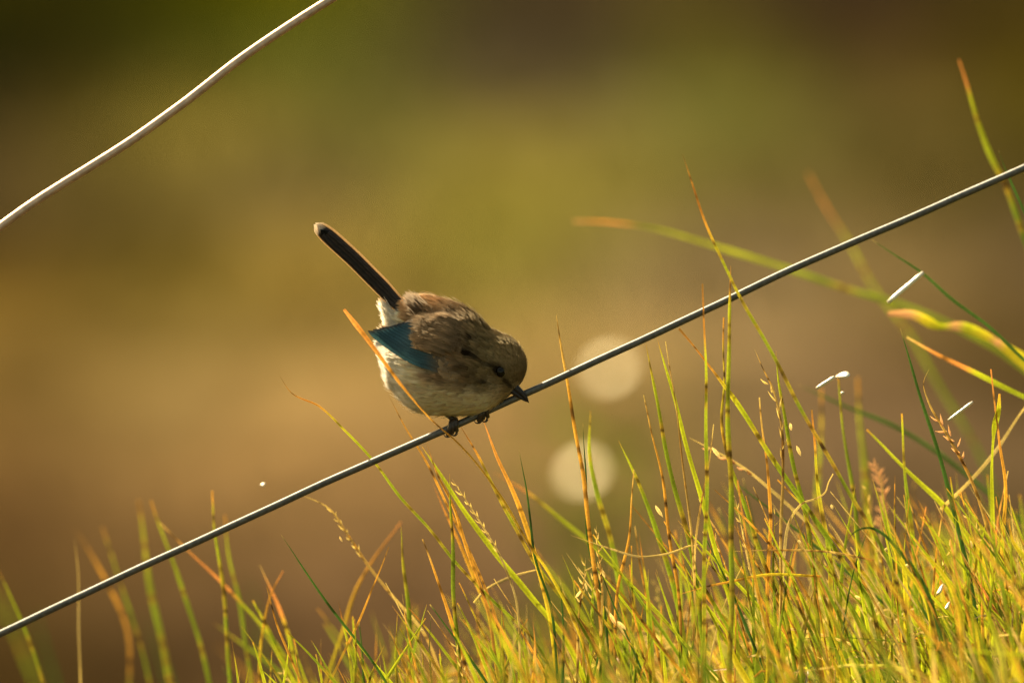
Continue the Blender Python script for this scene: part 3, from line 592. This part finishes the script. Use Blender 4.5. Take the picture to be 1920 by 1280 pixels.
def surf(dirs, c0=np.array([848., 676., 0.])):
    t = np.zeros(len(dirs)); lo = np.zeros(len(dirs)); hi = np.full(len(dirs), 220.)
    for _ in range(26):
        mid = (lo+hi)/2; v = sdf(c0+dirs*mid[:, None]); lo = np.where(v < 0, mid, lo); hi = np.where(v < 0, hi, mid)
    return c0+dirs*lo[:, None]
def grad(p):
    e = 1.; g = np.stack([sdf(p+np.eye(3)[i]*e)-sdf(p-np.eye(3)[i]*e) for i in range(3)], -1); return norm(g)
def vnoise(p, s, seed=0): return np.array([mnoise.noise(Vector((a*s+seed, b*s, c*s))) for a, b, c in p])
BROWN_B = np.array([.36, .255, .155]); CREAM = np.array([.90, .78, .56]); WHITE = np.array([.95, .90, .80]); OLVB = np.array([.34, .26, .135])
def bird_colour(p, nz1, nz2):
    x, y = p[:, 0], p[:, 1]
    yb = np.interp(x, [700, 725, 755, 800, 850, 900, 960, 990], [560, 612, 650, 690, 716, 728, 738, 742])
    t = sm(-16, 26, y-yb+nz1*26)[:, None]; t = np.maximum(t, (sm(780, 768, x)*sm(620, 608, y))[:, None])
    up = BROWN_B*(1+.16*nz2[:, None]); head = sm(860, 920, x)[:, None]; up = up*(1-head)+OLVB*(1+.25*nz2[:, None])*head
    ru = (sm(760, 785, x)*sm(875, 835, x)*sm(606, 584, y+(x-800)*.0)*(y < 640))[:, None]; up = up*(1-ru)+np.array([.50, .33, .18])*ru  # sun on the rump, painted into its feather colour
    low = CREAM*(1+.12*nz2[:, None]); wv = sm(810, 735, x-(y-690)*.3)[:, None]; low = low*(1-wv)+WHITE*wv
    c = up*(1-t)+low*t
    # cheek streaks and grey brown wash on the breast side
    ch = np.exp(-((x-900)/48)**2-((y-712)/22)**2)*.38; c = c*(1-(ch*sm(-.3, .25, nz1))[:, None])+np.array([.10, .068, .038])*(ch*sm(-.3, .25, nz1))[:, None]
    bs = np.exp(-((x-835)/60)**2-((y-728)/16)**2)*.4*sm(-.2, .3, nz2); c = c*(1-bs[:, None])+np.array([.2, .14, .085])*bs[:, None]
    for (sx, sy, ex, ey, w, am) in ((892, 642, 888, 668, 5, .9), (888, 668, 906, 676, 6, .85), (921, 686, 934, 690, 5, .8), (944, 708, 962, 726, 3.6, .85), (921, 690, 930, 694, 4, .7), (872, 690, 880, 694, 6, .6), (908, 718, 922, 719, 4, .7), (925, 736, 932, 740, 5, .45), (908, 735, 914, 734, 5, .45)):
        a_ = np.array([sx, sy]); b_ = np.array([ex, ey]); ab = b_-a_; q = np.stack([x, y], -1)
        h = np.clip(((q-a_)@ab)/(ab@ab), 0, 1); dd = np.linalg.norm(q-a_-h[:, None]*ab, axis=1)
        g = np.exp(-(dd/w)**2)*am; c = c*(1-g[:, None])+np.array([.022, .015, .010])*g[:, None]
    # paler ring round the eye, pale cheek and throat
    e = np.sqrt(((x-938)/1.0)**2+((y-697)/1.25)**2); g = (np.exp(-((e-15)/4.0)**2)*.45)[:, None]; c = c*(1-g)+np.array([.42, .33, .19])*g
    g = (np.exp(-((x-925)/30)**2-((y-745)/13)**2)*.55)[:, None]; c = c*(1-g)+CREAM*g
    e2 = np.sqrt((x-943)**2+((y-698)/1.2)**2); g = (np.exp(-(e2/8.5)**4))[:, None]; c = c*(1-g)+np.array([.02, .014, .01])*g
    return c
# one continuous body
import bmesh
bm = bmesh.new(); bmesh.ops.create_icosphere(bm, subdivisions=6, radius=1)
dirs = norm(np.array([v.co[:] for v in bm.verts])); tri = np.array([[v.index for v in f.verts] for f in bm.faces]); bm.free()
sp = surf(dirs); n1 = vnoise(sp, .045); n2 = vnoise(sp, .11, 9)
gsp = grad(sp); sp_in = sp-gsp*6.5
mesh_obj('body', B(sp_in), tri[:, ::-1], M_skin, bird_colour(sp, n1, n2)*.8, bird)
# plumage: small feathers, each a sheaf of fine barbs, laid from the beak backwards
BEAK = np.array([978., 733., 0.]); TAILDIR = np.array([-1., -.12, 0.])
def flow(p, nrm):
    f = norm(p-BEAK)+1.0*norm(TAILDIR)*sm(40, 140, np.linalg.norm(p-BEAK, axis=1))[:, None]
    f = f-(f*nrm).sum(1)[:, None]*nrm*.80; return norm(f)
nf = 11500; dirs = norm(rng.normal(0, 1, (nf, 3)) ); dirs = dirs[dirs[:, 2] > -.85]
hd = norm(np.array([90., 15., 0.])[None]+rng.normal(0, 42, (5200, 3))); dirs = np.vstack([dirs, hd])
p0 = surf(dirs)
def under_wing(p):       # roots hidden by the folded wing carry no loose feathers
    x, y = p[:, 0], p[:, 1]; yl = np.interp(x, [690, 804, 830, 860], [618, 704, 709, 702]); return (x > 680) & (x < 858) & (y > 603) & (y < yl-1) & ((x < 800) | (y > yl-44)) & (np.abs(p[:, 2]) > 14)
p0 = p0[~under_wing(p0)]; g0 = grad(p0); fl = flow(p0, g0); nf = len(p0)
n1 = vnoise(p0, .045); n2 = vnoise(p0, .11, 9)
over = sm(880, 838, p0[:, 0])*sm(600, 612, p0[:, 1])*sm(-30, -44, p0[:, 1]-np.interp(p0[:, 0], [690, 804, 830, 860], [618, 704, 709, 702]))*(np.abs(p0[:, 2]) > 14)*(p0[:, 0] > 795)
p0 = p0+g0*(over*21)[:, None]
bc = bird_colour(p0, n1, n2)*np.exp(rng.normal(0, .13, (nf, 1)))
dist = np.linalg.norm(p0-BEAK, axis=1)
Lf = np.interp(dist, [0, 25, 70, 130, 230, 290], [7, 10, 17, 28, 38, 40])
Lf = Lf*(1-.3*over); Lf = Lf*(1-.5*sm(785, 770, p0[:, 0])*(p0[:, 1] < 622)); vent = sm(775, 730, p0[:, 0])*(p0[:, 1] > 610); Lf = Lf*(1-.4*vent)
lift = np.where(vent > .3, .8, .30)+.07*rng.normal(0, 1, nf)+.35*(rng.random(nf) < .08)
topb = sm(-.3, -.8, g0[:, 1]); lift = lift+.26*topb+.2*sm(.3, .8, g0[:, 0])*(p0[:, 1] < 705)
nb = 9; kb = 4
side = norm(np.cross(fl, g0)); u = np.linspace(0, 1, kb)
spread = rng.uniform(-1, 1, (nf, nb)); ll = Lf[:, None]*rng.uniform(.65, 1.12, (nf, nb))
P = np.zeros((nf, nb, kb, 3))
for j in range(kb):
    tt = u[j]
    P[:, :, j] = (p0[:, None]+ fl[:, None]*(ll*tt)[..., None] + side[:, None]*(spread*Lf[:, None]*.17*(1-.35*tt))[..., None]
        + side[:, None]*(np.sin(spread*9+tt*3)*.5)[..., None]*tt
        + g0[:, None]*((lift[:, None]*ll*(tt-.55*tt*tt))-1.2)[..., None])
wb = np.array([1, 1, .75, .12])*np.interp(Lf, [5, 30], [1.3, 2.2])[:, None, None]
Wb = np.broadcast_to(wb, (nf, nb, kb))*S
Cb = bc[:, None, None, :]*rng.uniform(.8, 1.2, (nf, nb, 1, 1))*np.array([.78, .92, 1.15, 1.35])[None, None, :, None]  # barb tips lightened so the rim glow is partly in the colour
Nb = np.broadcast_to((g0@np.stack([R_, -U_, -F_]))[:, None], (nf, nb, 3))
def strips2(P, W, N, C):
    n, k, _ = P.shape; T_ = norm(np.gradient(P, axis=1)); Sd = norm(np.cross(T_, N[:, None])); h = W[..., None]/2
    V = np.stack([P-Sd*h, P+Sd*h], 2); idx = np.arange(n*k*2).reshape(n, k, 2)
    F = np.stack([idx[:, :-1, 0], idx[:, :-1, 1], idx[:, 1:, 1], idx[:, 1:, 0]], -1).reshape(-1, 4)
    return V.reshape(-1, 3), F, np.repeat(C[:, :, None], 2, 2).reshape(-1, 3)
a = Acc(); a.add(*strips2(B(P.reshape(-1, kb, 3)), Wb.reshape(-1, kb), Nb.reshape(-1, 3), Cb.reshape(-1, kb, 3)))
# rump feathers running out over the tail root
nt_ = 900; q0 = np.array([791., 586., 36.])+rng.normal(0, 1, (nt_, 3))*np.array([5, 7, 8]); l_ = rng.uniform(18, 42, (nt_, 1))
tgt = q0+np.array([-.70, -.64, 0.])*l_+rng.normal(0, 1, (nt_, 3))*np.array([2, 2, 3]); u = np.linspace(0, 1, 5)[None, :, None]; P = q0[:, None]+(tgt-q0)[:, None]*u
a.add(*strips2(B(P), np.broadcast_to(np.array([1, 1, .9, .6, .1])*2.0*S, (nt_, 5)), np.repeat([[0., -1., .2]], nt_, 0), np.repeat((np.array([.16, .11, .07])*rng.uniform(.6, 1.5, (nt_, 1)))[:, None], 5, 1)))
# loose white tuft under the tail
nt_ = 900; q0 = np.array([756., 606., 0.])+rng.normal(0, 1, (nt_, 3))*np.array([8, 6, 9])
tgt = np.array([714., 562., 0.])[None]+rng.uniform(0, 1, (nt_, 1))**1.0*np.array([10., 46., 0.])+rng.normal(0, 1, (nt_, 3))*np.array([4, 4, 7])
u = np.linspace(0, 1, 5)[None, :, None]; P = q0[:, None]+(tgt-q0)[:, None]*u; P[..., 0] -= 3*np.sin(u[..., 0]*3)
a.add(*strips2(B(P), np.broadcast_to(np.array([1, 1, .9, .7, .1])*2.0*S, (nt_, 5)), np.repeat([[0., -1., .2]], nt_, 0), np.repeat((WHITE*rng.uniform(.85, 1.1, (nt_, 1)))[:, None], 5, 1)))
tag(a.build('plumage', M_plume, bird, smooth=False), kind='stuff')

def feather(name, pts, width, ccol, parent, nrm=(0, 0, 1), tip=.12, kn=26, camber=.18, mat=None):
    """pts in bird coordinates from root to tip; ccol(u, v) gives the colour along and across"""
    q = spline(np.asarray(pts, float), kn); T_ = norm(np.gradient(q, axis=0)); nr = norm(np.asarray(nrm, float)); Sd = norm(np.cross(T_, nr)); Nn = np.cross(Sd, T_)
    u = np.linspace(0, 1, kn); vv = np.linspace(-1, 1, 9)
    prof = np.minimum(.55+1.3*u, 1)*np.sqrt(np.clip(1-((u-(1-tip))/tip).clip(0)**2, 0.0004, 1))
    V = q[:, None]+Sd[:, None]*(vv[None, :, None]*width/2*prof[:, None, None])-Nn[:, None]*((vv**2)[None, :, None]*width*camber*prof[:, None, None])
    C = np.array([[ccol(a1, b1) for b1 in vv] for a1 in u])
    # a little raggedness along the rim
    V[:, 0] += T_*rng.normal(0, .8, (kn, 1)); V[:, -1] += T_*rng.normal(0, .8, (kn, 1))
    idx = np.arange(kn*9).reshape(kn, 9)
    F = np.stack([idx[:-1, :-1], idx[:-1, 1:], idx[1:, 1:], idx[1:, :-1]], -1).reshape(-1, 4)
    o = mesh_obj(name, B(V.reshape(-1, 3)), F, mat or M_vane, C.reshape(-1, 3), parent, origin=np.array(bird.location))
    return o
# tail: narrow stacked feathers with dark webs and pale rims
NAVY = np.array([.038, .031, .030]); RIM = np.array([.50, .35, .18]); TIPW = np.array([.85, .76, .66])
def tailcol(rim_lo, rim_hi, tipw):
    def f(u, v):
        c = NAVY*(1+.5*math.sin(v*14)+.25*math.sin(u*90+v*20)) if abs(v) > .1 else NAVY*.4
        if v > 1-rim_hi*2 or v < -1+rim_lo*2: c = RIM
        w = float(sm(1-tipw, 1-tipw*.45, u)); return c*(1-w)+TIPW*w
    return f
TL = [(784,604,36),(764,585,27),(742,566,10),(716,539,2),(690,513,2),(662,485,2),(628,454,2),(589,420,2)]
def shift(dx, dy, dz, cut=0): return [(x_+dx, y_+dy, z_+dz) for x_, y_, z_ in TL[:len(TL)-cut]]
feather('tail_feather', shift(2.5, -2.5, -6), 28, tailcol(.14, .14, .05), bird, (.1, .15, 1), tip=.15)
feather('tail_feather', shift(-1, .5, -4), 30, tailcol(.13, .05, .06), bird, (-.05, 0, 1), tip=.16)
feather('tail_feather', [(x_, y_, z_) for x_, y_, z_ in shift(0, 0, -1)[:-1]]+[(597,427,1)], 26, tailcol(.0, .0, .03), bird, (0, 0, 1), tip=.10)
feather('tail_feather', [(x_, y_, z_) for x_, y_, z_ in shift(-2, 2, 2)[:-1]]+[(601,430,3)], 21, tailcol(.0, .0, .0), bird, (.1, 0, 1), tip=.12)
feather('tail_feather', [(x_, y_, z_) for x_, y_, z_ in shift(3, -2, 4)[:-1]]+[(606,431,4)], 18, tailcol(.0, .0, .0), bird, (-.1, .1, 1), tip=.12)
feather('undertail_covert', [(765,610,-2),(742,588,0),(726,574,0),(709,558,0)], 12, lambda u, v: np.array([.72, .55, .38]), bird, tip=.3)
# wings
TEAL = np.array([.035, .105, .155]); DKB = np.array([.014, .022, .045]); WRIM = np.array([.55, .45, .36])
def wingcol(k_, rim):
    def f(u, v):
        base = TEAL*(.8+.3*k_)*(1+.25*math.sin(v*17+k_*5)); 
        c = base*1.05 if v > .15 else (base*.75 if v > -.35 else base*.15+DKB*.6)
        if rim and abs(v) > .7 and u > .35: c = WRIM
        w = float(sm(.35, .0, u)); c = c*(1-w)+BROWN_B*.6*w
        w2 = float(sm(.93, 1., u)); return c*(1-w2)+np.array([.05, .04, .04])*w2
    return f
def surf_z(x, y):
    lo, hi = 0., 140.
    for _ in range(20):
        m_ = (lo+hi)/2
        if sdf(np.array([[x, y, m_]]))[0] < 0: lo = m_
        else: hi = m_
    return lo
def wing(sgn):
    w = empty('wing', FOOT); w.parent = bird; w.location = (0, 0, 0)
    nfe = 10
    for i in range(nfe):
        s_ = i/(nfe-1)                       # 0 lowest primary, 1 innermost
        rt = np.array([848., 702.])*(1-s_)+np.array([812., 618.])*s_
        tp = np.array([690., 619.5])*(1-s_)+np.array([757., 607.])*s_
        if i == 1: tp = np.array([700., 617.])
        ctl = (rt*.5+tp*.5)+np.array([2., 9.])*(1-s_)
        pts = []
        for q in (rt, rt*.62+ctl*.38*1, ctl, tp*.55+ctl*.45, tp):
            pts.append(q)
        pts = [rt, rt*.5+ctl*.5, ctl, tp*.5+ctl*.5, tp]
        out = []
        for j, q in enumerate(pts):
            z = surf_z(*q); zi = max(z, 36 if j == 4 else 44)+9+1.3*i
            if j == 4: zi = min(zi, 58)
            out.append((q[0], q[1], zi*sgn))
        feather('wing_feather', out, 20+6*s_, wingcol(s_+.5*rng.random(), i == nfe-1), w, (.0, -.15, sgn), tip=.42, camber=.12*1)
    # brown coverts over the roots: short rounded feathers
    for row in range(5):
        for i in range(8):
            s_ = i/7.; f_ = row/4.
            a0 = np.array([800., 612.])*(s_)+np.array([838., 700.])*(1-s_)
            rt = a0+np.array([12., 3.])*(1-f_*.9)+np.array([14., -2.])-np.array([18, 0])*f_*.0+rng.normal(0, 2, 2)+np.array([8., 2.])*f_
            tp = rt+np.array([-36., -11.+8*s_])+rng.normal(0, 2, 2)
            out = []
            for j, q in enumerate((rt, (rt+tp)/2, tp)):
                out.append((q[0], q[1], (max(surf_z(*q), 40)+[3, 7, 11][j]+1.0*f_*3)*sgn))
            cb = BROWN_B*rng.uniform(.7, 1.05)
            feather('covert_feather', out, 17, lambda u, v, cb=cb: cb*(1.0+.18*(abs(v) > .7)+.2*(u > .85)), w, (0, -.1, sgn), tip=.5, kn=10, camber=.15)
wing(1); wing(-1)

# beak: two horn halves
def mandible(pts, rr, name, parent):
    q = spline(np.array(pts, float), 14); r = np.interp(np.linspace(0, 1, 14), *rr)
    P = B(q); V, Fq, Ft, C = tube(P, r*S, 12, (.03, .03, .03)); return mesh_obj(name, V, [Fq, Ft], M_beak, C, parent, origin=np.array(bird.location))
bk = empty('beak', (0, 0, 0)); bk.parent = bird
mandible([(950,713,14),(963,724,18),(977,736,21),(986,746,22),(991.5,755,22)], ([0, .3, .6, .85, 1], [9, 8.2, 6, 3.4, .6]), 'upper_mandible', bk)
mandible([(948,722,14),(960,732,18),(972,741,21),(982,749,22),(988,753,22)], ([0, .3, .6, .85, 1], [8, 6.5, 4.5, 2.2, .5]), 'lower_mandible', bk)
# eyes
for sg in (1, -1):
    z = surf_z(938, 696); bm = bmesh.new(); bmesh.ops.create_uvsphere(bm, u_segments=24, v_segments=16, radius=1)
    v = np.array([v.co[:] for v in bm.verts]); f = [[v_.index for v_ in f_.verts] for f_ in bm.faces]; bm.free()
    th = R(-20); Rr = np.array([[math.cos(th), -math.sin(th), 0], [math.sin(th), math.cos(th), 0], [0, 0, 1]])
    V = B((v*np.array([8.5, 10.5, 8]))@Rr.T+np.array([938, 697, (z+2.0)*sg])); qs = np.array([q for q in f if len(q) == 4]); ts = np.array([q for q in f if len(q) == 3])
    mesh_obj('eye', V, [qs, ts], M_eye, np.repeat([[.01, .01, .01]], len(V), 0), bird)
# legs with toes closed round the wire
def wrap(xc, a0, a1, n=9, r=11.5, drift=0):
    """points round the wire at pixel column xc; angle 0 is on top, positive comes over the lens side"""
    yc = 798.5-(xc-850)*.4515; pts = []
    for i in range(n):
        t_ = i/(n-1); a_ = R(a0+(a1-a0)*t_); pts.append((xc+drift*t_, yc-drift*t_*.45-math.cos(a_)*r, math.sin(a_)*r))
    return pts
def leg(xc, top, x_toes, nm='leg'):
    yc = 798.5-(xc-850)*.4515; L = empty(nm, (0, 0, 0)); L.parent = bird
    ac = Acc(); pts = spline(np.array([top, ((top[0]*.45+xc*.55), (top[1]*.45+(yc-12)*.55), top[2]*.5+3), (xc, yc-11, 3)], float), 12)
    add_tube(ac, B(pts), np.linspace(5.6, 4.6, 12)*S*np.array([1.1]*2+[1]*8+[1.2, 1.35]), 10, (.05, .04, .03)); ac.build('shank', M_leg, L, origin=np.array(bird.location))
    for i, dx in enumerate(x_toes):
        hind = i == len(x_toes)-1
        w_ = wrap(xc+dx*.4, -8 if hind else 5, -165 if hind else 172, drift=dx*.8+(-3 if not hind else -5))
        q = spline(np.array(w_), 26); knob = 1+.22*np.abs(np.sin(np.linspace(0, 3.14*2.6, 26)))
        ac = Acc(); add_tube(ac, B(q), 4.3*S*knob*np.linspace(1.1, .8, 26), 8, (.05, .04, .03)); o = ac.build('toe', M_leg, L, origin=np.array(bird.location))
    e = wrap(xc, 150, 180)[-1]
    for dx, sz in ((-4, 1.0), (6, .7)):
        st = np.array([xc+dx, e[1]+1, 3.]); cl = spline(np.array([st, st+[-4*sz, 7*sz, 0], st+[-11*sz, 8*sz, -1], st+[-17*sz, 1*sz, -2]], float), 10)
        ac = Acc(); add_tube(ac, B(cl), np.linspace(2.8, .4, 10)*S, 7, (.03, .02, .02)); ac.build('claw', M_leg, L, origin=np.array(bird.location))
leg(851, (818, 762, 8), (-7, 0, 7, 1))
leg(908, (893, 752, -6), (-6, 0, 8, 2))
